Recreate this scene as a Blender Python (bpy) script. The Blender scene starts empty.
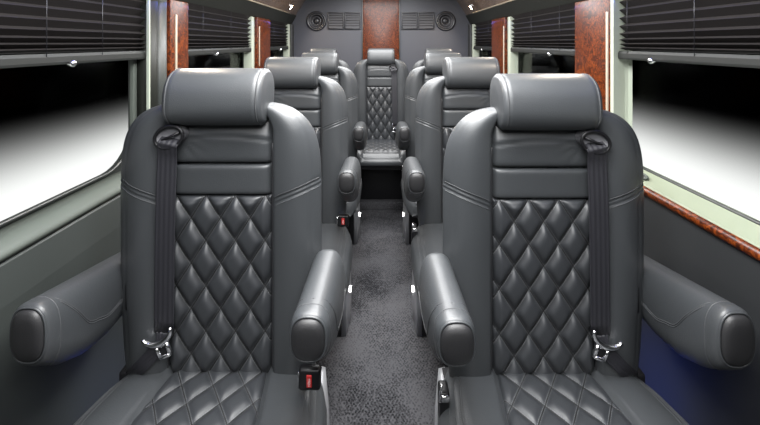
import bpy, math, random
from math import sin, cos, pi, sqrt, exp
from mathutils import Vector, Matrix, Euler
random.seed(4)
S = bpy.context.scene
COL = S.collection

# ------------------------------------------------------------------ materials
def nt(name):
    m = bpy.data.materials.new(name); m.use_nodes = True
    t = m.node_tree; b = t.nodes['Principled BSDF']
    return m, t, b
def setin(b, **k):
    for a, v in k.items():
        b.inputs[a.replace('_', ' ')].default_value = v
def plain(name, c, rough=.5, metal=0, noise=None, bump=0, coat=0, spec=.5, var=0, emis=None, es=0):
    m, t, b = nt(name)
    b.inputs['Base Color'].default_value = (*c, 1)
    b.inputs['Roughness'].default_value = rough
    b.inputs['Metallic'].default_value = metal
    b.inputs['Coat Weight'].default_value = coat
    b.inputs['Coat Roughness'].default_value = .12
    b.inputs['Specular IOR Level'].default_value = spec
    if emis:
        b.inputs['Emission Color'].default_value = (*emis, 1); b.inputs['Emission Strength'].default_value = es
    if noise:
        tc = t.nodes.new('ShaderNodeTexCoord'); n = t.nodes.new('ShaderNodeTexNoise')
        n.inputs['Scale'].default_value = noise; n.inputs['Detail'].default_value = 4
        t.links.new(tc.outputs['Object'], n.inputs['Vector'])
        if bump:
            bp = t.nodes.new('ShaderNodeBump'); bp.inputs['Strength'].default_value = bump; bp.inputs['Distance'].default_value = .002
            t.links.new(n.outputs['Fac'], bp.inputs['Height']); t.links.new(bp.outputs['Normal'], b.inputs['Normal'])
        if var:
            r = t.nodes.new('ShaderNodeValToRGB')
            r.color_ramp.elements[0].color = (*[x * (1 - var) for x in c], 1)
            r.color_ramp.elements[1].color = (*[x * (1 + var) for x in c], 1)
            r.color_ramp.elements[0].position = .3; r.color_ramp.elements[1].position = .7
            t.links.new(n.outputs['Fac'], r.inputs['Fac']); t.links.new(r.outputs['Color'], b.inputs['Base Color'])
    return m

LC = (.034, .037, .040)
def leather(name, c=LC, rough=.42, thread=False):
    m, t, b = nt(name)
    b.inputs['Roughness'].default_value = rough
    b.inputs['Specular IOR Level'].default_value = .55
    b.inputs['Coat Weight'].default_value = .05; b.inputs['Coat Roughness'].default_value = .3
    N = t.nodes.new; L = t.links.new
    tc = N('ShaderNodeTexCoord')
    v = N('ShaderNodeTexVoronoi'); v.inputs['Scale'].default_value = 420
    n = N('ShaderNodeTexNoise'); n.inputs['Scale'].default_value = 22; n.inputs['Detail'].default_value = 3
    L(tc.outputs['Object'], v.inputs['Vector']); L(tc.outputs['Object'], n.inputs['Vector'])
    ad = N('ShaderNodeMath'); ad.operation = 'MULTIPLY_ADD'; ad.inputs[1].default_value = .25
    L(v.outputs['Distance'], ad.inputs[0]); L(n.outputs['Fac'], ad.inputs[2])
    bp = N('ShaderNodeBump'); bp.inputs['Strength'].default_value = .16; bp.inputs['Distance'].default_value = .004
    L(ad.outputs[0], bp.inputs['Height']); L(bp.outputs['Normal'], b.inputs['Normal'])
    if not thread:
        b.inputs['Base Color'].default_value = (*c, 1); return m
    uv = N('ShaderNodeUVMap'); uv.uv_map = 'quilt'
    sep = N('ShaderNodeSeparateXYZ'); L(uv.outputs['UV'], sep.inputs[0])
    def M(op, a, bb=None, cc=None):
        q = N('ShaderNodeMath'); q.operation = op
        for i, x in enumerate((a, bb, cc)):
            if x is None: continue
            if isinstance(x, (int, float)): q.inputs[i].default_value = x
            else: L(x, q.inputs[i])
        return q.outputs[0]
    def line(a, o):
        d = M('PINGPONG', a, .5)                       # distance to the nearest integer
        e = M('ABSOLUTE', M('SUBTRACT', d, .035))
        ln = M('LESS_THAN', e, .011)
        da = M('LESS_THAN', M('FRACT', M('MULTIPLY', o, 13)), .7)
        return M('MULTIPLY', ln, da)
    msk = M('MAXIMUM', line(sep.outputs[0], sep.outputs[1]), line(sep.outputs[1], sep.outputs[0]))
    mx = N('ShaderNodeMix'); mx.data_type = 'RGBA'
    mx.inputs[6].default_value = (*c, 1); mx.inputs[7].default_value = (.085, .088, .092, 1)
    L(msk, mx.inputs[0])
    gap = M('LESS_THAN', M('MINIMUM', M('PINGPONG', sep.outputs[0], .5), M('PINGPONG', sep.outputs[1], .5)), .019)
    m2 = N('ShaderNodeMix'); m2.data_type = 'RGBA'; m2.inputs[7].default_value = (.002, .002, .002, 1)
    L(gap, m2.inputs[0]); L(mx.outputs[2], m2.inputs[6]); L(m2.outputs[2], b.inputs['Base Color'])
    return m

MT = {}
MT['leather'] = leather('leather', rough=.43)
MT['quilt'] = leather('quilted_leather', (.022, .024, .027), .47, True)
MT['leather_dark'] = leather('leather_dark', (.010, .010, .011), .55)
MT['seam'] = plain('seam_thread', (.045, .047, .05), .6)
MT['seamdark'] = plain('seam_shadow_cord', (.02, .02, .022), .5)  # dark cord colour of the piping
MT['webbing'] = plain('seat_belt_webbing', (.014, .014, .018), .55, noise=900, bump=.3)
MT['plastic'] = plain('black_plastic', (.007, .007, .008), .4, spec=.3)
MT['greyplastic'] = plain('grey_plastic', (.06, .06, .066), .4)
MT['recess'] = plain('pale_grey_recess', (.13, .13, .14), .5)
MT['silver'] = plain('silver_cover', (.45, .46, .48), .32, .7)
MT['chrome'] = plain('chrome', (.8, .8, .82), .14, 1)
MT['red'] = plain('red_button', (.5, .02, .02), .35)
MT['white'] = plain('white_print', (.85, .85, .85), .5)
MT['lamp'] = plain('lamp_lens', (.9, .9, .9), .3, emis=(1, .97, .95), es=14)
MT['warm'] = plain('warm_lamp_lens', (.9, .9, .9), .3, emis=(1, .72, .42), es=60)
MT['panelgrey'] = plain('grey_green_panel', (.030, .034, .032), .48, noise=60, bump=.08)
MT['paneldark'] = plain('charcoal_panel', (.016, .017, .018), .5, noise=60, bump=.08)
MT['header'] = plain('header_vinyl', (.011, .012, .010), .5, noise=80, bump=.06, spec=.25)
MT['console'] = plain('console_veneer', (.10, .065, .045), .22, coat=.6, noise=7, var=.35)
MT['pale'] = plain('pale_jamb', (.30, .33, .27), .45)
MT['sill'] = plain('pale_sill', (.20, .225, .165), .42)
MT['sillgrey'] = plain('grey_sill', (.07, .08, .07), .6, spec=.2)
MT['rubber'] = plain('rubber_seal', (.014, .016, .015), .35)
MT['rear'] = plain('rear_vinyl', (.040, .042, .052), .55, noise=120, bump=.12)
MT['ceiling'] = plain('ceiling_cloth', (.22, .22, .22), .8)
MT['speaker'] = plain('speaker_plastic', (.014, .014, .017), .4)
MT['cone'] = plain('speaker_mesh', (.045, .045, .05), .45, .3)
MT['blue'] = plain('blue_strip_lens', (.1, .15, .8), .3, emis=(.06, .12, 1), es=6)
MT['brass'] = plain('pale_edge_strip', (.36, .31, .24), .4, .2)

def burl():
    m, t, b = nt('burl_wood'); N = t.nodes.new; L = t.links.new
    tc = N('ShaderNodeTexCoord')
    n0 = N('ShaderNodeTexNoise'); n0.inputs['Scale'].default_value = 9; n0.inputs['Detail'].default_value = 3
    L(tc.outputs['Object'], n0.inputs['Vector'])
    mx = N('ShaderNodeMix'); mx.data_type = 'VECTOR'; mx.inputs[0].default_value = .35
    L(tc.outputs['Object'], mx.inputs[4]); L(n0.outputs['Color'], mx.inputs[5])
    n = N('ShaderNodeTexNoise'); n.inputs['Scale'].default_value = 55; n.inputs['Detail'].default_value = 8; n.inputs['Roughness'].default_value = .72
    n.inputs['Distortion'].default_value = 1.2
    L(mx.outputs[1], n.inputs['Vector'])
    r = N('ShaderNodeValToRGB'); e = r.color_ramp.elements
    e[0].position = .42; e[0].color = (.010, .002, .001, 1)
    e[1].position = .60; e[1].color = (.145, .032, .005, 1)
    k = e.new(.5); k.color = (.055, .010, .002, 1)
    L(n.outputs['Fac'], r.inputs['Fac']); L(r.outputs['Color'], b.inputs['Base Color'])
    b.inputs['Roughness'].default_value = .35; b.inputs['Coat Weight'].default_value = .08; b.inputs['Coat Roughness'].default_value = .15; b.inputs['Specular IOR Level'].default_value = .2
    return m
MT['burl'] = burl()

def carpet():
    m, t, b = nt('grey_carpet'); N = t.nodes.new; L = t.links.new
    tc = N('ShaderNodeTexCoord')
    a = N('ShaderNodeTexNoise'); a.inputs['Scale'].default_value = 220; a.inputs['Detail'].default_value = 4; a.inputs['Roughness'].default_value = .7
    w = N('ShaderNodeTexVoronoi'); w.inputs['Scale'].default_value = 120
    c = N('ShaderNodeTexNoise'); c.inputs['Scale'].default_value = 4; c.inputs['Detail'].default_value = 5
    for q in (a, w, c): L(tc.outputs['Object'], q.inputs['Vector'])
    r = N('ShaderNodeValToRGB'); e = r.color_ramp.elements
    e[0].position = .40; e[0].color = (.003, .003, .004, 1); e[1].position = .64; e[1].color = (.062, .062, .067, 1)
    s1 = N('ShaderNodeMath'); s1.operation = 'MULTIPLY_ADD'; s1.inputs[1].default_value = .42
    s2 = N('ShaderNodeMath'); s2.operation = 'MULTIPLY_ADD'; s2.inputs[1].default_value = .48; s2.inputs[2].default_value = -.01
    L(c.outputs['Fac'], s2.inputs[0]); L(a.outputs['Fac'], s1.inputs[0])
    s3 = N('ShaderNodeMath'); s3.operation = 'MULTIPLY_ADD'; s3.inputs[1].default_value = .25
    L(w.outputs['Distance'], s3.inputs[0]); L(s2.outputs[0], s3.inputs[2]); L(s3.outputs[0], s1.inputs[2])
    se = N('ShaderNodeSeparateXYZ'); L(tc.outputs['Object'], se.inputs[0])
    sn = []
    for k in (0, 1):
        u = N('ShaderNodeMath'); u.operation = 'MULTIPLY'; u.inputs[1].default_value = 2 * pi / (.013, .022)[k]; L(se.outputs[k], u.inputs[0])
        v = N('ShaderNodeMath'); v.operation = 'SINE'; L(u.outputs[0], v.inputs[0]); sn.append(v)
    pr = N('ShaderNodeMath'); pr.operation = 'MULTIPLY'; L(sn[0].outputs[0], pr.inputs[0]); L(sn[1].outputs[0], pr.inputs[1])
    s4 = N('ShaderNodeMath'); s4.operation = 'MULTIPLY_ADD'; s4.inputs[1].default_value = .05; L(pr.outputs[0], s4.inputs[0]); L(s1.outputs[0], s4.inputs[2])
    s1 = s4
    L(s1.outputs[0], r.inputs['Fac']); L(r.outputs['Color'], b.inputs['Base Color'])
    b.inputs['Roughness'].default_value = .95; b.inputs['Specular IOR Level'].default_value = .15
    bp = N('ShaderNodeBump'); bp.inputs['Strength'].default_value = .8; bp.inputs['Distance'].default_value = .003
    L(s1.outputs[0], bp.inputs['Height']); L(bp.outputs['Normal'], b.inputs['Normal'])
    return m
MT['carpet'] = carpet()

def blindmat():
    m = plain('pleated_fabric', (.017, .015, .015), .6, noise=500, bump=.1, spec=.2)
    return m
MT['blind'] = blindmat()
MT['rail'] = plain('blind_rail_metal', (.014, .015, .014), .5, spec=.25)

def glass():
    m = bpy.data.materials.new('window_glass'); m.use_nodes = True; t = m.node_tree
    t.nodes.clear(); N = t.nodes.new; L = t.links.new
    o = N('ShaderNodeOutputMaterial'); tr = N('ShaderNodeBsdfTransparent'); g = N('ShaderNodeBsdfGlossy')
    g.inputs['Roughness'].default_value = .02; f = N('ShaderNodeFresnel'); f.inputs['IOR'].default_value = 1.06
    mx = N('ShaderNodeMixShader'); tr.inputs['Color'].default_value = (.95, .96, .95, 1)
    L(f.outputs[0], mx.inputs[0]); L(tr.outputs[0], mx.inputs[1]); L(g.outputs[0], mx.inputs[2]); L(mx.outputs[0], o.inputs[0])
    return m
MT['glass'] = glass()

# ------------------------------------------------------------------ mesh helpers
class MB:
    def __init__(s): s.v = []; s.f = []; s.uv = None; s.flat = []
    def add(s, vs, fs, smooth=True):
        o = len(s.v); s.v += [tuple(p) for p in vs]; s.f += [tuple(o + i for i in f) for f in fs]
        s.flat += [not smooth] * len(fs)
        return s
    def box(s, x0, x1, y0, y1, z0, z1, bev=0):
        x0, x1 = min(x0, x1), max(x0, x1); y0, y1 = min(y0, y1), max(y0, y1); z0, z1 = min(z0, z1), max(z0, z1)
        if bev <= 0:
            v = [(x, y, z) for x in (x0, x1) for y in (y0, y1) for z in (z0, z1)]
            return s.add(v, [(0, 1, 3, 2), (4, 6, 7, 5), (0, 4, 5, 1), (2, 3, 7, 6), (0, 2, 6, 4), (1, 5, 7, 3)], False)
        b = min(bev, (x1 - x0) / 2.01, (y1 - y0) / 2.01, (z1 - z0) / 2.01)
        import bmesh
        bm = bmesh.new(); bmesh.ops.create_cube(bm, size=1)
        for q in bm.verts: q.co = Vector(((x0 + x1) / 2 + q.co.x * (x1 - x0), (y0 + y1) / 2 + q.co.y * (y1 - y0), (z0 + z1) / 2 + q.co.z * (z1 - z0)))
        bmesh.ops.bevel(bm, geom=bm.edges[:], offset=b, segments=3, profile=.5, affect='EDGES')
        bm.verts.index_update()
        s.add([q.co[:] for q in bm.verts], [[q.index for q in f.verts] for f in bm.faces], True); bm.free()
        return s
    def loft(s, rings, closed=True, caps=True, smooth=True):
        n = len(rings[0]); vs = [p for r in rings for p in r]; fs = []
        for j in range(len(rings) - 1):
            for i in range(n if closed else n - 1):
                k = (i + 1) % n
                fs.append((j * n + i, j * n + k, (j + 1) * n + k, (j + 1) * n + i))
        if caps:
            fs.append(tuple(range(n - 1, -1, -1))); m = (len(rings) - 1) * n; fs.append(tuple(m + i for i in range(n)))
        return s.add(vs, fs, smooth)
    def tube(s, pts, r, n=8, closed=False, caps=True):
        pts = [Vector(p) for p in pts]; rings = []; N = len(pts)
        up = None
        for i, p in enumerate(pts):
            if closed: d = pts[(i + 1) % N] - pts[i - 1]
            else: d = pts[min(i + 1, N - 1)] - pts[max(i - 1, 0)]
            d.normalize()
            if up is None: up = d.orthogonal().normalized()
            up = (up - d * up.dot(d))
            if up.length < 1e-6: up = d.orthogonal()
            up.normalize(); sd = d.cross(up)
            rr = r[i] if isinstance(r, (list, tuple)) else r
            rings.append([p + (up * cos(2 * pi * k / n) + sd * sin(2 * pi * k / n)) * rr for k in range(n)])
        if closed:
            rings.append(rings[0]); caps = False
        return s.loft(rings, True, caps)
    def prism(s, poly, axis, a, b, smooth=False):
        # poly of 2D points extruded along axis
        def P(q, t):
            return {'x': (t, q[0], q[1]), 'y': (q[0], t, q[1]), 'z': (q[0], q[1], t)}[axis]
        n = len(poly); vs = [P(q, a) for q in poly] + [P(q, b) for q in poly]
        fs = [(i, (i + 1) % n, n + (i + 1) % n, n + i) for i in range(n)]
        s.add(vs, fs, smooth); o = len(s.v) - 2 * n
        s.f += [tuple(o + i for i in range(n - 1, -1, -1)), tuple(o + n + i for i in range(n))]; s.flat += [True, True]
        return s
    def xf(s, M):
        s.v = [tuple(M @ Vector(p)) for p in s.v]; return s
    def build(s, name, mat, parent=None, mir=1):
        import bmesh
        me = bpy.data.meshes.new(name)
        vs = [(p[0] * mir, p[1], p[2]) for p in s.v]
        me.from_pydata(vs, [], s.f)
        if s.uv:
            l = me.uv_layers.new(name='quilt')
            for lp in me.loops: l.data[lp.index].uv = s.uv[lp.vertex_index]
        bm = bmesh.new(); bm.from_mesh(me)
        bmesh.ops.recalc_face_normals(bm, faces=bm.faces[:]); bm.to_mesh(me); bm.free()
        for p, fl in zip(me.polygons, s.flat): p.use_smooth = not fl
        me.materials.append(MT[mat] if isinstance(mat, str) else mat)
        o = bpy.data.objects.new(name, me); COL.objects.link(o)
        if parent: o.parent = parent
        return o

def tag(o, label=None, cat=None, group=None, kind=None):
    if label: o['label'] = label
    if cat: o['category'] = cat
    if group: o['group'] = group
    if kind: o['kind'] = kind
    return o
def empty(name, loc=(0, 0, 0), **k):
    o = bpy.data.objects.new(name, None); COL.objects.link(o); o.location = loc; o.empty_display_size = .1
    return tag(o, **k)
def copy_tree(o, parent=None):
    c = o.copy(); COL.objects.link(c); c.parent = parent
    for ch in list(o.children): copy_tree(ch, c)
    return c
def cr(pts, n=8):
    """smooth curve through points"""
    pts = [Vector(p) for p in pts]; out = []
    P = [pts[0] * 2 - pts[1]] + pts + [pts[-1] * 2 - pts[-2]]
    for i in range(1, len(P) - 2):
        for k in range(n):
            t = k / n; a, b, c, d = P[i - 1:i + 3]
            out.append(.5 * ((2 * b) + (c - a) * t + (2 * a - 5 * b + 4 * c - d) * t * t + (3 * b - a - 3 * c + d) * t ** 3))
    out.append(pts[-1]); return out
def lerp(a, b, t): return a + (b - a) * t
def interp(tab, x):
    if x <= tab[0][0]: return tab[0][1]
    for (a, b), (c, d) in zip(tab, tab[1:]):
        if x <= c: return lerp(b, d, (x - a) / (c - a))
    return tab[-1][1]

# ------------------------------------------------------------------ the seat
# local frame: origin on the floor, +x towards the aisle, -y forwards (towards camera)
PH = .135            # half width of the centre panel
YM = .052            # middle of the thickness of the backrest
def back_w(z):
    w = interp([(.40, .232), (.47, .243), (.56, .253), (.72, .262), (.93, .262)], z)
    if z > .93:
        q = min(1, (z - .93) / .268); w = .262 * (max(0, 1 - q ** 4)) ** (1 / 4)
    return w
def back_T(z):
    if z > .93:
        q = min(1, (z - .93) / .268); return (max(0, 1 - q ** 7)) ** (1 / 2.2)
    if z < .46: return .75 + .25 * sqrt(max(0, 1 - ((.46 - z) / .06) ** 2))
    return 1
def gro(d, s, a): return a * exp(-(d / s) ** 2)
def seam_z(s): return .940 + .058 * s ** .65
def back_y(x, z):
    w = max(back_w(z), .004); T = back_T(z); ax = abs(x)
    inner = min(PH, w * .56)
    if ax < inner:
        y = .062
    else:
        s = min(1, (ax - inner) / (w - inner))
        base = .046 - .030 * sin(pi * min(1, .12 + s * .80)) ** .8
        y = YM - (YM - base) * (max(0, 1 - s ** 4)) ** .5
        y += gro(ax - inner, .0045, .016)
        d = z - seam_z(s)
        y += gro(d, .0028, .0032) + gro(d + .011, .0028, .0032)
        y += gro(s - .80, .03, .0022)
    return YM - (YM - y) * T
def build_backrest(par, mir, full):
    mb = MB(); zs = []
    z = .40
    while z < 1.0 - 1e-6:
        zs.append(z); z += (.0028 if .925 < z < 1.005 else .02) if full else .02
    for k in range(1, 25): zs.append(1.0 + .197 * sin(pi / 2 * k / 24))
    n = 110
    ts = [-1 + .985 * (2 * i / n) * 1 for i in range(0)]
    us = [i / n * 2 - 1 for i in range(n + 1)]
    us = [u * .97 for u in us]
    ed = [.98, .988, .994, .998, 1.0]
    us = [-e for e in reversed(ed)] + us + ed
    rings = []
    for z in zs:
        w = max(back_w(z), .004); T = back_T(z)
        r = [(u * w, back_y(u * w, z), z) for u in us]
        for k in range(1, 24):
            a = 1 - 2 * k / 24; s = abs(a)
            y = YM + (.100 * (1 - s ** 4) ** .5) * T
            r.append((a * w, y, z))
        rings.append(r)
    mb.loft(rings)
    o = mb.build('backrest', 'leather', par, mir)
    # vertical piping beside the centre panel
    for sx in (-1, 1):
        p = MB(); pts = [(sx * (PH + .001), .047, z) for z in [.47 + .02 * i for i in range(32)]]
        p.tube(pts, .0028, 6); p.build('piping', 'seamdark', o, mir)
    if full:
        for sx in (-1, 1):
            p = MB()
            for off in (.006, -.017):
                pts = []
                for k in range(0, 19):
                    s = .03 + k / 18 * .93; x = sx * (PH + s * (back_w(.96) - PH)); z = seam_z(s) + off
                    pts.append((x, back_y(x, z) - .0002, z))
                p.tube(pts, .0009, 5)
            p.build('stitching', 'seam', o, mir)
    return o
def sgnpow(v, p): return math.copysign(abs(v) ** p, v)
def build_headrest(par, mir):
    # roll with rounded-rectangle profile, w .24
    mb = MB(); rings = []
    W = .123; n = 48
    def prof(sc, x):
        r = []
        for k in range(n):
            a = 2 * pi * k / n
            py = .066 * sgnpow(cos(a), .92) * sc; pz = .072 * sgnpow(sin(a), .80) * sc
            pz += .002
            # lean: top tips back
            y = .052 + py + .14 * pz; z = 1.209 + pz - .05 * py
            r.append((x, y, z))
        return r
    xs = [-1, -.998, -.99, -.975, -.95, -.925, -.9, -.885, -.87] + [-.8 + .1 * i for i in range(17)] + [.87, .885, .9, .925, .95, .975, .99, .998, 1]
    def sc(u):
        a = abs(u)
        s = (1 - a ** 16) ** (1 / 3.0) if a < 1 else 0
        s = max(s, .0) * .32 + .68 if a > .87 else 1
        if a >= .87:
            q = (a - .87) / .13; s = .80 + .20 * sqrt(max(0, 1 - q ** 2.2))
        s += .012 * (1 - a ** 2)
        return s - .022 * exp(-((a - .885) / .012) ** 2)
    for u in xs: rings.append(prof(sc(u), u * W))
    # domed ends
    rings = [prof(.4, -W - .004), prof(.7, -W - .0025)] + rings + [prof(.7, W + .0025), prof(.4, W + .004)]
    mb.loft(rings)
    o = mb.build('headrest', 'leather', par, mir)
    for sx in (-1, 1):
        p = MB(); p.tube(prof(sc(.905) + .004, sx * .905 * W), .0012, 6, closed=True); p.build('stitching', 'seam', o, mir)
    for sx in (-1, 1):
        q = MB(); q.tube([(sx * .05, .085, 1.19), (sx * .05, .10, 1.10)], .007, 10); q.build('post', 'chrome', o, mir)
    return o
def pillow(u, v, p=5): return (1 - abs(u) ** p) * (1 - abs(v) ** p)
def build_smooth_panels(par, mir):
    for (z0, z1, nm) in ((1.036, 1.17, 'upper_panel'), (.955, 1.036, 'band_panel')):
        mb = MB(); nx, nz = 40, 24; rows = []
        for j in range(nz + 1):
            v = -1 + 2 * j / nz; z = lerp(z0, z1, j / nz); r = []
            for i in range(nx + 1):
                u = -1 + 2 * i / nx; hw = PH - .001
                if nm == 'upper_panel': hw = min(hw, back_w(z) * .92)
                y = .066 - .026 * (max(0, pillow(u, v, 10))) ** .35
                if nm == 'upper_panel':
                    q = max(0, (z - 1.105)); y += q * .35
                    y += .004 * exp(-((z - 1.108 + .012 * u * u) / .004) ** 2)
                    # puckers running from the belt guide
                    for k, ang in enumerate((-.9, -.6, -.3, .05)):
                        dx, dz = u * hw + .115, z - 1.118; rr = sqrt(dx * dx + dz * dz)
                        if dx > 0: y += .003 * exp(-((math.atan2(dz, dx) - ang) / .07) ** 2) * exp(-((rr - .05) / .03) ** 2)
                r.append((u * hw, y, z))
            rows.append(r)
        mb.loft(rows, closed=False, caps=False); mb.build(nm, 'leather', par, mir)
def build_quilt(name, par, mir, pos, U, V, du, dv, A, nx, ny, mat='quilt', hwf=None):
    """quilted sheet; pos(x, t, h) -> point, x in metres across, t along"""
    mb = MB(); uv = []; rows = []
    for j in range(ny + 1):
        t = lerp(V[0], V[1], j / ny); r = []; hw = hwf(t) if hwf else U
        for i in range(nx + 1):
            u = -1 + 2 * i / nx; x = u * hw; tt = t - V[1] + dv / 2; a = x / du + tt / dv; b = x / du - tt / dv
            h = A * (1 - (1 - abs(sin(pi * a))) ** 2.1) * (1 - (1 - abs(sin(pi * b))) ** 2.1)
            edge = min((1 - abs(u)) * hw, min(j, ny - j) / ny * (V[1] - V[0]))
            e = min(1, edge / .008); h = h * (.35 + .65 * min(1, edge / .02)) - (1 - sqrt(1 - (1 - e) ** 2)) * .014
            r.append(pos(x, t, h)); uv.append((a, b))
        rows.append(r)
    mb.loft(rows, closed=False, caps=False); mb.uv = uv
    return mb.build(name, mat, par, mir)

CW = [1.0]
CZ = .502   # cushion top
def cush_w(y): return CW[0] * interp([(-.46, .250), (-.42, .275), (-.30, .292), (-.08, .292), (0, .280), (.06, .262), (.10, .24)], y)
def cush_in(y): return interp([(-.42, .150), (-.08, .138), (.06, .120)], y)
def cush_top(y):
    z = CZ + .012 * sin(pi * min(1, max(0, (y + .46) / .5)))
    if y < -.34: z -= .050 * (1 - sqrt(max(0, 1 - ((-.34 - y) / .12) ** 2)))
    return z
def cush_z(x, y):
    w = cush_w(y); ci = cush_in(y); ax = abs(x); zt = cush_top(y)
    if ax < ci: return zt - .012
    s = min(1, (ax - ci) / (w - ci))
    z = zt + .012 * sin(pi * min(1, s * 1.1 + .05)) - .05 * (1 - (max(0, 1 - s ** 4)) ** .5)
    z -= gro(ax - ci, .005, .014)
    for o in (.70, .80): z -= gro(s - o, .018, .003)
    return z
def build_cushion(par, mir, full):
    mb = MB(); ys = [-.46, -.458, -.452, -.445, -.435, -.42] + [-.40 + .0125 * i for i in range(41)]
    rings = []; n = 90
    for y in ys:
        w = cush_w(y); r = []
        for i in range(n + 1):
            a = -1 + 2 * i / n; a = sin(a * pi / 2) * .35 + a * .65; r.append((a * w, y, cush_z(a * w, y)))
        zt = cush_z(w, y)
        for q, dw in ((.2, .003), (.5, .003), (.8, -.002), (1, -.012)): r.append((w + dw, y, lerp(zt, .395, q)))
        for q, dw in ((1, -.012), (.8, -.002), (.5, .003), (.2, .003)): r.append((-w - dw, y, lerp(zt, .395, q)))
        rings.append(r)
    # rounded front
    c = rings[0]; mid = sum(p[2] for p in c) / len(c)
    rings = [[(p[0] * .9, -.468, lerp(mid, p[2], .7)) for p in c]] + rings
    mb.loft(rings); o = mb.build('seat_cushion', 'leather', par, mir)
    def pos(x, y, h): return (x, y, cush_top(y) - .004 + h)
    build_quilt('quilted_insert', par, mir, pos, .13, (-.42, .055), .078, .105, .009, 80 if full else 50, 110 if full else 70, hwf=cush_in)
    if full:
        for sx in (-1, 1):
            p = MB()
            for off in (.66, .75, .84):
                pts = [(sx * (cush_in(y) + off * (cush_w(y) - cush_in(y))), y, cush_z(cush_in(y) + off * (cush_w(y) - cush_in(y)), y) + .0002) for y in [-.40 + .02 * i for i in range(22)]]
                p.tube(pts, .0009, 5)
            p.build('stitching', 'seam', o, mir)
    return o
def build_arm(par, mir, cx, full, cy=0):
    arm = MB(); rings = []
    n = 40; Y0, Y1 = (-.215 if cx > 0 else -.200), (.06 if cx > 0 else .17)
    splay = lambda y: 0 if cx > 0 else -.13 * (y + .2)
    ztop = lambda y: (.818 if cx > 0 else .782) + (.020 if cx > 0 else .064) * (.05 - y) / .25
    zbot = lambda y: (0 if cx > 0 else -.012) + interp([(-.24, .750), (-.21, .740), (-.15, .692), (-.08, .655), (0, .635), (.06, .632)], y)
    def ring(y, k=1, sh=0):
        zt, zb = ztop(y), zbot(y); cz = (zt + zb) / 2 + sh; hz = (zt - zb) / 2 * k; hx = interp([(-.22, .038), (-.1, .043), (.06, .045)], y) * k
        return [(cx + splay(y) + hx * sgnpow(cos(2 * pi * i / n), .72), y, cz + hz * sgnpow(sin(2 * pi * i / n), .80)) for i in range(n)]
    for y, k in ((Y0 - .010, .86), (Y0 - .008, .93), (Y0 - .003, .98), (Y0 + .006, 1), (Y0 + .014, 1.0)): rings.append(ring(y, k))
    y = Y0 + .03
    while y < Y1 - .03: rings.append(ring(y)); y += .0125
    rings += [ring(Y1 - .02, .99), ring(Y1 - .006, .9), ring(Y1, .7)]
    arm.loft(rings); o = arm.build('armrest', 'leather', par, mir)
    cap = MB(); cap.loft([ring(Y0 - .008, .84), ring(Y0 - .014, .82), ring(Y0 - .019, .72), ring(Y0 - .022, .5), ring(Y0 - .023, .2)])
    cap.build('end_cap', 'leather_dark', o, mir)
    p = MB(); p.tube(ring(Y0 - .010, .875), .0022, 6, closed=True); p.build('piping', 'seam' if False else 'leather', o, mir)
    if full:
        for s in (-1, 1):
            p = MB()
            for off in (0, .005):
                pts = []
                for k in range(26):
                    t = k / 25; y = lerp(.05 if cx > 0 else .12, -.175, t)
                    zz = interp([(0, .705), (.25, .685), (.5, .690), (.72, .725), (.88, .790), (1, ztop(y))], t) + off
                    zt, zb = ztop(y), zbot(y); hx = interp([(-.22, .038), (-.1, .043), (.06, .045)], y)
                    q = max(-1, min(1, (zz - (zt + zb) / 2) / ((zt - zb) / 2)))
                    sa = abs(q) ** (1 / .80); ca = sqrt(max(0, 1 - sa * sa))
                    pts.append((cx + splay(y) + s * (hx * ca ** .72), y, zz if q < 1 else zt))
                p.tube(cr(pts[::3] + [pts[-1]], 4), .0011, 5)
            # ring seam just behind the end
            p.build('stitching', 'seam', o, mir)
        p = MB(); p.tube(ring(Y0 + .022, 1.002), .0010, 5, closed=True); p.build('stitching', 'seam', o, mir)
    # pivot plate between arm and backrest
    b = MB(); sg = 1 if cx > 0 else -1
    b.box(cx - sg * .055, cx - sg * .02, .03, .10, .66, .74, .01); b.build('bracket', 'plastic', o, mir)
    return o
def ribbon(pts, w, th=.0016, ribs=True, nrm=(0, -1, 0)):
    mb = MB(); pts = [Vector(p) for p in pts]; rings = []
    for i, p in enumerate(pts):
        d = (pts[min(i + 1, len(pts) - 1)] - pts[max(i - 1, 0)]).normalized(); s = d.cross(Vector(nrm)).normalized(); nn = s.cross(d).normalized()
        if nn.dot(Vector(nrm)) < 0: nn = -nn
        r = []
        m = 20
        for k in range(m + 1):
            a = -1 + 2 * k / m; h = th * (.6 + (.3 * cos(a * pi * 4.0) if ribs else .5)); r.append(p + s * a * w / 2 + nn * h)
        r += [p + s * w / 2 - nn * th * .5, p - s * w / 2 - nn * th * .5]
        rings.append(r)
    mb.loft(rings); return mb
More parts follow.
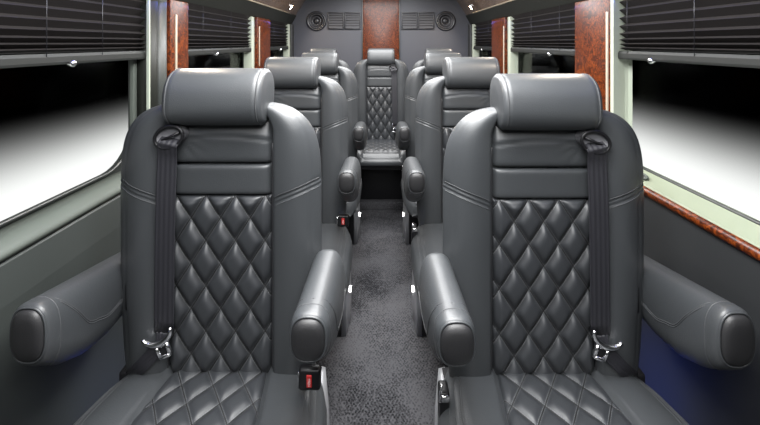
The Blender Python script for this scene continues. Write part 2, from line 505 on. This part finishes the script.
def build_belt(par, mir, full):
    X = -.120
    pts = [(X + .008, .026, 1.112), (X + .006, .006, 1.100), (X + .003, .008, 1.085), (X, .014, 1.05), (X - .002, .012, .96), (X - .006, .014, .80), (X - .010, .018, .62)]
    o = ribbon(cr(pts, 6), .049).build('seat_belt', 'webbing', par, mir)
    pts = [(X - .010, .018, .62), (X - .018, .016, .59), (X - .060, .010, .545), (X - .098, .030, .505), (X - .105, .06, .480)]
    ribbon(cr(pts, 5), .034).build('lap_strap', 'webbing', o, mir)
    # guide: dark oval bezel and recessed disc with a slot
    gx, gz, gy = X + .006, 1.114, .010
    p = MB(); ov = lambda k, rx, rz, y: [(gx + rx * cos(2 * pi * i / 32) * cos(.35) - rz * sin(2 * pi * i / 32) * sin(.35), y, gz + rx * cos(2 * pi * i / 32) * sin(.35) + rz * sin(2 * pi * i / 32) * cos(.35)) for i in range(32)]
    p.tube(ov(0, .036, .027, gy), .0042, 8, closed=True); g = p.build('belt_guide', 'plastic', par, mir)
    q = MB(); q.loft([ov(0, .034, .025, gy + .004), ov(0, .028, .020, gy + .010), ov(0, .005, .004, gy + .012), ], caps=False); q.loft([ov(0, .034, .025, gy + .004), ov(0, .034, .025, gy + .04)], caps=False)
    q.build('recess', 'recess', g, mir)
    r = MB(); r.tube([(gx - .026, gy + .002, gz - .012), (gx + .026, gy + .002, gz + .012)], .0035, 6); r.build('slot', 'plastic', g, mir)
    # chrome tongue
    t = MB(); cx, cz, cy = X - .012, .606, .004
    def R(px, pz, a=.42): return (cx + px * cos(a) - pz * sin(a), cy, cz + px * sin(a) + pz * cos(a))
    arc = [R(.037 * cos(a), .024 - .026 * sin(a)) for a in [pi * k / 12 for k in range(13)]]
    t.tube(arc, [.0040 + .0036 * sin(pi * k / 12) for k in range(13)], 8)
    for (a, b) in (((-.014, -.002), (-.013, -.036)), ((.014, -.002), (.013, -.036)), ((-.013, -.036), (.013, -.036)), ((-.014, -.006), (.014, -.006))):
        t.tube([R(*a), R(*b)], .0050, 8)
    tg = t.build('belt_tongue', 'chrome', o, mir)
    h = MB(); h.box(cx + .001, cx + .017, cy + .001, cy + .003, cz - .034, cz - .012); h.build('hole', 'plastic', tg, mir)
def build_buckle(par, mir, kind):
    if kind == 'face':
        cx, cy, cz = .248, -.035, .553
        b = MB(); b.box(cx - .026, cx + .026, cy - .011, cy + .012, cz - .024, cz + .026, .007); o = b.build('buckle', 'plastic', par, mir)
        r = MB(); r.box(cx - .0065, cx + .0065, cy - .0135, cy - .009, cz - .013, cz + .016, .002); rr = r.build('button', 'red', o, mir); tag(rr, 'red press button')
        cu = bpy.data.curves.new('button_text', 'FONT'); cu.body = 'PRESS'; cu.size = .0075; cu.align_x = 'CENTER'; cu.align_y = 'CENTER'
        tx = bpy.data.objects.new('button_text', cu); COL.objects.link(tx); tx.parent = rr
        tx.location = (cx * mir, cy - .0138, cz); tx.rotation_euler = (pi / 2, pi / 2, 0); cu.materials.append(MT['white'])
        bpy.context.view_layer.update(); me = bpy.data.meshes.new_from_object(tx); t2 = bpy.data.objects.new('button_text', me); COL.objects.link(t2)
        t2.parent = rr; t2.location = tx.location; t2.rotation_euler = tx.rotation_euler; bpy.data.objects.remove(tx)
        e = MB(); e.tube([(cx - .026, cy - .008, cz - .018), (cx - .026, cy - .008, cz + .02)], .0016, 6); e.build('edge_trim', 'chrome', o, mir)
    else:
        cx, cy, cz = (.272 if CW[0] == 1 else .255), -.03, .505
        b = MB(); b.box(cx - .012, cx + .012, cy - .012, cy + .028, cz - .055, cz + .022, .006); o = b.build('buckle', 'plastic', par, mir)
        c = MB(); c.box(cx - .011, cx + .010, cy - .015, cy + .024, cz + .0, cz + .018, .005); c.tube([(cx + .010, cy - .008, cz), (cx + .007, cy - .006, cz + .040)], [.005, .003], 8); c.build('latch_plate', 'chrome', o, mir)
    s = MB(); s.box(cx - .016, cx + .004, cy + .0, cy + .010, cz - (.03 if kind == 'face' else .11), cz - .02, .003); s.build('strap', 'webbing', o, mir)
def build_base(par, mir):
    f = MB(); f.box(-.22, .22, -.40, .12, .35, .40, .012); f.build('seat_frame', 'plastic', par, mir)
    p = MB(); p.box(-.245, .238, .0, .25, .0, .345, .01); o = p.build('pedestal', 'plastic', par, mir)
    # bowed silver side cover facing the aisle
    q = MB(); rings = []
    for k in range(13):
        y = .004 + .24 * k / 12; bow = .012 * sin(pi * k / 12) + .246
        rings.append([(bow + .010, y, .004), (bow + .012, y, .10), (bow + .009, y, .22), (bow - .002, y, .34), (.225, y, .345), (.225, y, .004)])
    q.loft(rings); sc = q.build('side_cover', 'silver', o, mir)
    l = MB(); l.tube([(.262, .10, .16), (.273, .10, .16)], .013, 14); l.build('courtesy_lamp', 'lamp', sc, mir)
    a = MB(); a.box(-.262, -.22, .04, .09, .36, .50, .008); a.build('belt_anchor', 'plastic', par, mir)
def make_seat(name, mir, buckle, full=True, arms=True):
    root = empty(name)
    build_backrest(root, mir, full); build_headrest(root, mir); build_smooth_panels(root, mir)
    def pos(x, z, h): return (x, .050 - h, z)
    build_quilt('quilted_panel', root, mir, pos, PH - .001, (.478, .955), .077, .118, .017, 90 if full else 50, 150 if full else 80)
    build_cushion(root, mir, full)
    if arms:
        build_arm(root, mir, .280, full); build_arm(root, mir, -.262, full)
    build_belt(root, mir, full); build_buckle(root, mir, buckle); build_base(root, mir)
    return root
XC = .417
ROWS = [.94, 1.74, 2.54]
GR = 'captain seats in rows along both sides of the aisle'
protoL = make_seat('captain_seat', 1, 'face'); protoR = make_seat('captain_seat', -1, 'side')
lab = [('nearest grey leather captain seat on the left, red buckle button at its aisle side', 'nearest grey leather captain seat on the right, beside the window with a wood-edged sill'),
       ('grey leather captain seat directly behind the nearest left one', 'grey leather captain seat directly behind the nearest right one'),
       ('grey leather captain seat third from the camera on the left of the aisle', 'grey leather captain seat third from the camera on the right of the aisle')]
for i, Y in enumerate(ROWS):
    for proto, sx, k in ((protoL, -1, 0), (protoR, 1, 1)):
        o = proto if i == 0 else copy_tree(proto)
        o.location = (sx * (XC + (.006 if sx > 0 else 0)), Y, 0); o.scale = (1, 1, .989 if sx > 0 and i == 0 else 1); tag(o, lab[i][k], 'seat', GR)
CW[0] = .89
RP = make_seat('captain_seat', -1, 'side', full=False, arms=False)
for i, (x, l) in enumerate(((0, 'rear centre grey leather seat in front of the tall wood panel'), (-.482, 'rear corner seat on the left, half hidden, beside the rear centre seat'), (.482, 'rear corner seat on the right, half hidden, beside the rear centre seat'))):
    o = RP if i == 0 else copy_tree(RP)
    o.location = (x, 3.13, .06); o.scale = (.90, .72, .97); tag(o, l, 'seat', 'bench of three seats across the rear')

# ------------------------------------------------------------------ shell
YB, YF = 3.50, -.55          # rear wall, front end
def struct(o): o['kind'] = 'structure'; return o
f = MB(); f.box(-.888, .888, YF, YB + .05, -.04, 0); struct(f.build('floor', 'carpet'))
rp = MB(); rp.box(-.80, .80, 3.08, YB, 0, .06, .006); struct(rp.build('trim_1', 'carpet'))
WINS = [(.0, 1.0), ]
# openings (Y0, Y1) per side
OPEN = {-1: [(-.10, 1.335), (1.585, 2.44), (2.76, 3.40)], 1: [(-.10, 1.372), (1.575, 2.44), (2.76, 3.40)]}
ZS, ZT = .930, 1.62
for sx, side in ((-1, 'left'), (1, 'right')):
    w = MB()
    prof = [(.888, -.01), (.83, 0), (.80, .06), (.795, .30), (.79, .60), (.785, .80), (.79, .885), (.80, .90), (.815, .91), (.888, ZS - .01)] if sx < 0 else \
           [(.888, -.01), (.83, 0), (.80, .06), (.795, .30), (.79, .60), (.785, .80), (.785, .90), (.79, .915), (.888, .925)]
    w.prism([(sx * a, b) for a, b in prof], 'y', YF, YB, smooth=False)
    prev = YF
    for (a, b) in OPEN[sx] + [(YB, YB)]:
        if a > prev: w.box(sx * .845, sx * .888, prev, a, ZS - .02, ZT)
        prev = b
    w.box(sx * .87, sx * .888, YF, YB, ZT - .01, 1.9)
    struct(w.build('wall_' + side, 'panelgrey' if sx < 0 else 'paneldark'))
    # sloped header with console
    h = MB(); h.prism([(sx * a, b) for a, b in [(.83, 1.515), (.822, 1.523), (.779, 1.598), (.785, 1.606), (.845, 1.62), (.87, 1.60), (.87, 1.53)]], 'y', YF, YB - .002)
    struct(h.build('trim_2', 'header'))
    h = MB(); h.prism([(sx * a, b) for a, b in [(.785, 1.606), (.690, 1.752), (.60, 1.80), (.60, 1.84), (.88, 1.84), (.88, 1.62)]], 'y', YF, YB - .002)
    struct(h.build('trim_3', 'console'))
    s = MB(); s.tube([(sx * .777, YF, 1.603), (sx * .777, 3.22, 1.603)], .005, 8); struct(s.build('trim_4', 'brass'))
    # upper corner trim at the rear, dark
    # wood pillar covers
    for k, (a, b) in enumerate([((1.44, 1.575) if sx < 0 else (1.325, 1.565)), (2.45, 2.74)]):
        p = MB(); p.box(sx * .797, sx * .847, a, b, .93, 1.517, .004); pp = struct(p.build('trim_5', 'burl'))
        e = MB()
        if sx > 0: e.box(sx * .792, sx * .80, a + .006, a + .016, 1.29 if False else .94, 1.46, .002)
        else: e.box(sx * .792, sx * .80, a + .030, a + .040, 1.20, 1.46, .002)
        e.build('edge_strip', 'brass', pp)
    # windows
    for k, (a, b) in enumerate(OPEN[sx]):
        R = .14 if (sx < 0 and k == 0) else .03
        def rr(inset, r, n=8):
            y0, y1, z0, z1 = a + inset, b - inset, ZS + inset, ZT - inset; pts = []
            for (cy, cz, t0) in ((y1 - r, z1 - r, 0), (y0 + r, z1 - r, pi / 2), (y0 + r, z0 + r, pi), (y1 - r, z0 + r, 3 * pi / 2)):
                for i in range(n + 1): t = t0 + pi / 2 * i / n; pts.append((cy + r * cos(t), cz + r * sin(t)))
            return pts
        gz = MB(); gp = rr(.004, .01); gz.prism(gp, 'x', sx * .880, sx * .884); 
        wn = struct(gz.build('window_%d' % (k + 1 + (3 if sx > 0 else 0)), 'glass'))
        # flange that fills between the rectangular opening and the rounded pane
        outer = rr(-.002, .002); inner = rr(.008, R)
        fl = MB()
        ring0 = [(sx * .862, *q) for q in outer]; ring1 = [(sx * .862, *q) for q in inner]; ring2 = [(sx * .879, *q) for q in inner]; ring3 = [(sx * .879, *q) for q in outer]
        fl.loft([ring0, ring1, ring2, ring3, ring0], caps=False, smooth=False)
        fl.build('window_frame', 'rubber' if sx < 0 else 'pale', wn)
        sl = MB(); sl.tube([(sx * .862, *q) for q in rr(.008, R, 12)], .006, 8, closed=True); sl.build('rubber_seal', 'rubber', wn)

# right sill and wood moulding
s = MB(); s.prism([(.787, .917), (.784, .925), (.786, .929), (.863, .938), (.863, .925)], 'y', YF, YB - .01, smooth=False)
sl = struct(s.build('trim_6', 'sill'))
# small oval finger recess in the sill
ov = MB(); ov.tube([(.806 + .012 * cos(t), 1.185 + .03 * sin(t), .938 + .003 * cos(t)) for t in [2 * pi * k / 24 for k in range(24)]], .004, 8, closed=True); ov.build('recess_ring', 'sillgrey', sl)
ov = MB(); ov.loft([[(.806 + .012 * q * cos(t), 1.185 + .03 * q * sin(t), .9385 + .003 * cos(t)) for t in [2 * pi * k / 24 for k in range(24)]] for q in (1, .5, .1)]); ov.build('recess', 'plastic', sl)
m = MB(); m.prism([(.79 - .0, .925)] + [(.786 - .013 * sin(pi * k / 10), .911 + .013 * cos(pi * k / 10)) for k in range(11)] + [(.79, .897)], 'y', YF, YB - .01, smooth=True)
struct(m.build('trim_7', 'burl'))
# left sill band
s = MB(); s.prism([(-.787, .895), (-.790, .908), (-.800, .917), (-.815, .922), (-.863, .928), (-.863, .92), (-.81, .905)], 'y', YF, YB - .01, smooth=True)
struct(s.build('trim_6', 'sillgrey'))
# pillar trims between nearest and second windows
p = MB(); p.box(-.868, -.852, 1.310, 1.328, .96, 1.60, .003); struct(p.build('trim_8', 'sillgrey'))
p = MB(); p.box(-.815, -.803, 1.318, 1.324, .93, 1.517, .002); struct(p.build('trim_8', 'pale'))
p = MB(); p.prism([(-.86, 1.325)] + [(-.815 + .012 * sin(pi * k / 8), 1.328 + .06 * k / 8) for k in range(9)] + [(-.86, 1.39)], 'z', .92, 1.52, smooth=True); struct(p.build('trim_9', 'header'))
p = MB(); p.prism([(-.86, 1.385)] + [(-.812 + .012 * sin(pi * k / 8), 1.388 + .05 * k / 8) for k in range(9)] + [(-.86, 1.44)], 'z', .92, 1.52, smooth=True); struct(p.build('trim_9', 'panelgrey'))
p = MB(); p.prism([(.87, 1.315), (.862, 1.330), (.803, 1.312), (.800, 1.318), (.800, 1.327), (.87, 1.327)], 'z', .93, 1.52); struct(p.build('trim_8', 'pale'))
for sx in (-1, 1):
    for a, b in ((2.40, 2.449), (3.37, 3.41)):
        p = MB(); p.box(sx * .815, sx * .868, a, b, .94, 1.517, .003); struct(p.build('trim_8', 'pale'))
# rear wall, ceiling
r = MB(); r.box(-.95, .95, YB, YB + .06, 0, 1.9); struct(r.build('wall_rear', 'rear'))
c = MB(); c.box(-.888, .888, YF - .04, YF, -.04, 1.9); struct(c.build('wall_front', 'paneldark'))  # added unseen bulkhead, keeps backdrop light from entering at the open front
c = MB(); c.box(-.95, .95, YF, YB + .06, 1.84, 1.90); struct(c.build('ceiling', 'ceiling'))
p = MB(); p.box(-.165, .165, YB - .035, YB - .001, .5, 1.835, .006); struct(p.build('trim_10', 'burl'))
for sx in (-1, 1):
    q = MB(); q.box(sx * .166, sx * .172, YB - .03, YB - .001, .5, 1.835, .001); struct(q.build('trim_11', 'rubber'))
    q = MB(); q.box(sx * .80, sx * .825, 3.42, 3.499, .93, 1.52, .004); struct(q.build('trim_12', 'paneldark'))

# ------------------------------------------------------------------ speakers and vents
def circ(cx, cz, r, y, n=40): return [(cx + r * cos(2 * pi * i / n), y, cz + r * sin(2 * pi * i / n)) for i in range(n)]
spk = None
for sx, l in ((-1, 'round speaker on the rear wall left of the wood panel'), (1, 'round speaker on the rear wall right of the wood panel')):
    if spk is None:
        root = empty('speaker')
        mb = MB(); mb.loft([circ(0, 0, r, y) for r, y in ((.092, 0), (.092, -.010), (.086, -.018), (.074, -.018), (.070, -.008))]); mb.build('ring', 'speaker', root)
        mb = MB(); mb.loft([circ(0, 0, r, y) for r, y in ((.070, -.010), (.064, -.014), (.060, -.010), (.046, -.006), (.042, -.012), (.036, -.012), (.032, -.006))], caps=True); mb.build('grille', 'cone', root)
        mb = MB(); mb.loft([circ(0, 0, r, y) for r, y in ((.026, -.004), (.024, -.014), (.014, -.019), (.003, -.020))]); mb.build('dome', 'speaker', root)
        spk = root
    else: root = copy_tree(spk)
    root.location = (sx * .594, YB + .002, 1.552); tag(root, l, 'speaker', 'speakers on the rear wall')
VW, VH = .145, .155
vp = None
vl = {(-1, 0): 'louvred air vent left of the wood panel, next to the speaker', (-1, 1): 'louvred air vent left of the wood panel, next to the panel',
      (1, 1): 'louvred air vent right of the wood panel, next to the panel', (1, 0): 'louvred air vent right of the wood panel, next to the speaker'}
for sx, k, x in ((-1, 0, -.415), (-1, 1, -.262), (1, 1, .262), (1, 0, .415)):
    if vp is None:
        root = empty('air_vent')
        b = MB(); b.box(-VW / 2, VW / 2, -.004, 0, -VH / 2, VH / 2); b.build('backing', 'rubber', root)
        fr = MB()
        for (x0, x1, z0, z1) in ((-VW / 2, VW / 2, VH / 2 - .008, VH / 2), (-VW / 2, VW / 2, -VH / 2, -VH / 2 + .008), (-VW / 2, -VW / 2 + .008, -VH / 2, VH / 2), (VW / 2 - .008, VW / 2, -VH / 2, VH / 2)):
            fr.box(x0, x1, -.018, 0, z0, z1, .002)
        fr.build('frame', 'speaker', root)
        for j in range(6):
            z = -VH / 2 + .018 + j * (VH - .036) / 5
            sl = MB(); sl.prism([(-.016, z - .008), (-.014, z - .006), (-.003, z + .009), (-.005, z + .009)], 'x', -VW / 2 + .008, VW / 2 - .008); sl.build('louvre', 'greyplastic', root)
        vp = root
    else: root = copy_tree(vp)
    root.location = (x, YB - .001, 1.555); tag(root, vl[(sx, k)], 'vent', 'air vents on the rear wall')

# ------------------------------------------------------------------ pleated blinds
def make_blind(sx, y0, y1, label, kf=.5, cords=(.25, .75)):
    root = empty('pleated_blind', (sx * .832, y0, 1.295)); L = y1 - y0
    zs = [.030]; pit = [.006, .0065, .0068, .0072, .008, .0085, .0105, .0115, .0135, .0138, .014, .014, .014, .014, .014, .014, .014, .014, .014]
    d = []; z = .030
    for i, p in enumerate(pit):
        d.append((z, i % 2)); z += p * (1.35 if i % 2 == 0 else .65)
        if z > .222: break
    d.append((.226, len(d) % 2))
    dep = .011
    prof = [((dep if k else -dep) * -1 * sx, z) for z, k in d]
    poly = prof + [(x + .0012 * sx, z) for x, z in reversed(prof)]
    b = MB(); b.prism(poly, 'y', 0, L); b.build('pleated_fabric', 'blind', root)
    r = MB(); r.prism([(-.012, 0), (.012, 0), (.014, .006), (.014, .020), (.010, .028), (-.010, .028), (-.014, .020), (-.014, .006)], 'y', -.002, L + .002); r.build('bottom_rail', 'rail', root)
    kn = MB(); kx = -sx * .016
    kn.loft([[(kx - sx * dx, L * kf + rr * cos(t), .002 + rr * sin(t)) for t in [2 * pi * i / 14 for i in range(14)]] for dx, rr in ((-.003, .004), (.003, .004), (.005, .008), (.011, .009), (.015, .006), (.016, .002))])
    kn.build('knob', 'chrome', root)
    n = 2
    for i in range(2):
        yy = L * cords[i]; c = MB(); c.tube([(-sx * .0135, yy, .02), (-sx * .0135, yy, .226)], .0009, 5); c.build('cord', 'speaker', root)
    return tag(root, label, 'blind', 'pleated blinds half lowered over the side windows')
make_blind(-1, -.08, 1.335, 'pleated blind over the nearest left window', .76, (.714, .846))
make_blind(-1, 1.585, 2.40, 'pleated blind over the second left window, between two wood pillars', .35, (.2, .6))
make_blind(-1, 2.75, 3.36, 'small far pleated blind on the left next to the rear wall')
make_blind(1, -.08, 1.31, 'pleated blind over the nearest right window', .875, (.967, .772))
make_blind(1, 1.58, 2.40, 'pleated blind over the second right window, between two wood pillars', .30, (.2, .6))
make_blind(1, 2.75, 3.36, 'small far pleated blind on the right next to the rear wall')

# ------------------------------------------------------------------ lamps
def area(name, loc, rot, sx, sy, power, col=(1, 1, 1), spread=pi):
    l = bpy.data.lights.new(name, 'AREA'); l.shape = 'RECTANGLE'; l.size = sx; l.size_y = sy; l.energy = power; l.color = col; l.spread = spread
    o = bpy.data.objects.new(name, l); COL.objects.link(o); o.location = loc; o.rotation_euler = rot; return o
pl = None
sl = Vector((.15, 0, .25)).normalized()
for sx, side in ((-1, 'left'), (1, 'right')):
    for Y, wh in ((3.17, 'rearmost'), (2.28, 'second from the rear'), (1.4, 'third from the rear')):
        if pl is None:
            root = empty('spot_lamp')
            a = MB(); a.loft([[(r * cos(t), r * sin(t), z) for t in [2 * pi * i / 24 for i in range(24)]] for r, z in ((.030, 0), (.030, -.006), (.024, -.010), (.020, -.006))]); a.build('bezel', 'chrome', root)
            a = MB(); a.loft([[(r * cos(t), r * sin(t), z) for t in [2 * pi * i / 24 for i in range(24)]] for r, z in ((.0195, -.004), (.0195, -.008), (.010, -.011), (.002, -.012))]); a.build('lens', 'warm', root)
            pl = root
        else: root = copy_tree(pl)
        t = .30; X = lerp(.785, .690, t); Z = lerp(1.606, 1.752, t)
        root.location = (sx * X, Y, Z); root.rotation_euler = (0, sx * math.radians(57), 0)
        tag(root, '%s of the round warm spot lamps in the %s overhead console' % (wh, side), 'lamp', 'spot lamps in the overhead consoles')
        pt = bpy.data.lights.new('spot_lamp_light', 'SPOT'); pt.energy = 13; pt.color = (1, .86, .70); pt.spot_size = 2.4; pt.spot_blend = .8; pt.shadow_soft_size = .02
        po = bpy.data.objects.new('spot_lamp_light', pt); COL.objects.link(po); po.location = (sx * (X - .03), Y, Z - .02); po.rotation_euler = (0, sx * math.radians(40), 0)
# added ceiling fill panels out of view, lighting seat tops and fronts
for i, Y in enumerate((-.25, .75, 1.75, 2.75)):
    g = MB(); g.box(-.46 if i == 0 else -.36, .46 if i == 0 else .36, Y - .40, Y + .40, 1.828, 1.839, .003)
    o = g.build('ceiling_light', 'greyplastic'); tag(o, ('ceiling light panel over the aisle, %s' % ('nearest', 'second', 'third', 'rearmost')[i]), 'lamp', 'ceiling light panels')
    area('ceiling_panel_light', (0, Y, 1.822), (0, 0, 0), (.9 if i == 0 else .70), .78, (42, 50, 36, 28)[i], (1, 1, 1))
# blue accent strips under the headers and low on the walls
for sx, side in ((-1, 'left'), (1, 'right')):
    g = MB(); g.box(sx * .850, sx * .856, .3, 3.3, 1.530, 1.536)
    tag(g.build('light_strip', 'blue'), 'thin blue light strip under the %s header' % side, 'light strip', 'blue light strips')
    area('blue_strip_light', (sx * .80, 1.8, 1.500), (0, sx * .5, 0), .02, 3.0, 1.1, (.15, .2, 1))
    g = MB(); g.box(sx * .772, sx * .782, 1.05, 1.40, .02, .03)
    tag(g.build('light_strip', 'blue'), 'short blue light strip low on the %s wall behind the nearest seat' % side, 'light strip', 'blue light strips')
    area('blue_floor_light', (sx * .715, 1.17, .30), (0, -sx * (pi / 2 + .1), 0), .3, .2, .13 if sx > 0 else .05, (.03, .13, 1) if sx > 0 else (.35, .45, 1))

# ------------------------------------------------------------------ world: white studio floor fading to black
W = bpy.data.worlds.new('studio'); S.world = W; W.use_nodes = True; t = W.node_tree; t.nodes.clear(); N = t.nodes.new; L = t.links.new
tc = N('ShaderNodeTexCoord'); sp = N('ShaderNodeSeparateXYZ'); L(tc.outputs['Generated'], sp.inputs[0])
ab = N('ShaderNodeMath'); ab.operation = 'ABSOLUTE'; L(sp.outputs[0], ab.inputs[0])
dv = N('ShaderNodeMath'); dv.operation = 'DIVIDE'; L(sp.outputs[2], dv.inputs[0]); L(ab.outputs[0], dv.inputs[1])
mr = N('ShaderNodeMapRange'); mr.interpolation_type = 'SMOOTHSTEP'; mr.inputs['From Min'].default_value = -.19; mr.inputs['From Max'].default_value = -.43
mr.inputs['To Min'].default_value = 0; mr.inputs['To Max'].default_value = 1
L(dv.outputs[0], mr.inputs['Value'])
pw = N('ShaderNodeMath'); pw.operation = 'POWER'; pw.inputs[1].default_value = 1.5; L(mr.outputs[0], pw.inputs[0])
bg = N('ShaderNodeBackground'); bg.inputs['Color'].default_value = (1, 1, 1, 1)
ml = N('ShaderNodeMath'); ml.operation = 'MULTIPLY'; ml.inputs[1].default_value = 1.05; L(pw.outputs[0], ml.inputs[0]); L(ml.outputs[0], bg.inputs['Strength'])
wo = N('ShaderNodeOutputWorld'); L(bg.outputs[0], wo.inputs[0])

# ------------------------------------------------------------------ camera
cam = bpy.data.cameras.new('camera'); co = bpy.data.objects.new('camera', cam); COL.objects.link(co)
co.location = (0, 0, 1.35); co.rotation_euler = (pi / 2, 0, 0)
cam.sensor_width = 36; cam.lens = 18; cam.shift_x = -1 / 760; cam.shift_y = -169.5 / 760; cam.clip_start = .02
S.camera = co
S.view_settings.view_transform = 'Standard'; S.view_settings.look = 'None'; S.view_settings.gamma = 1; S.view_settings.use_curve_mapping = False
S.view_settings.exposure = .15
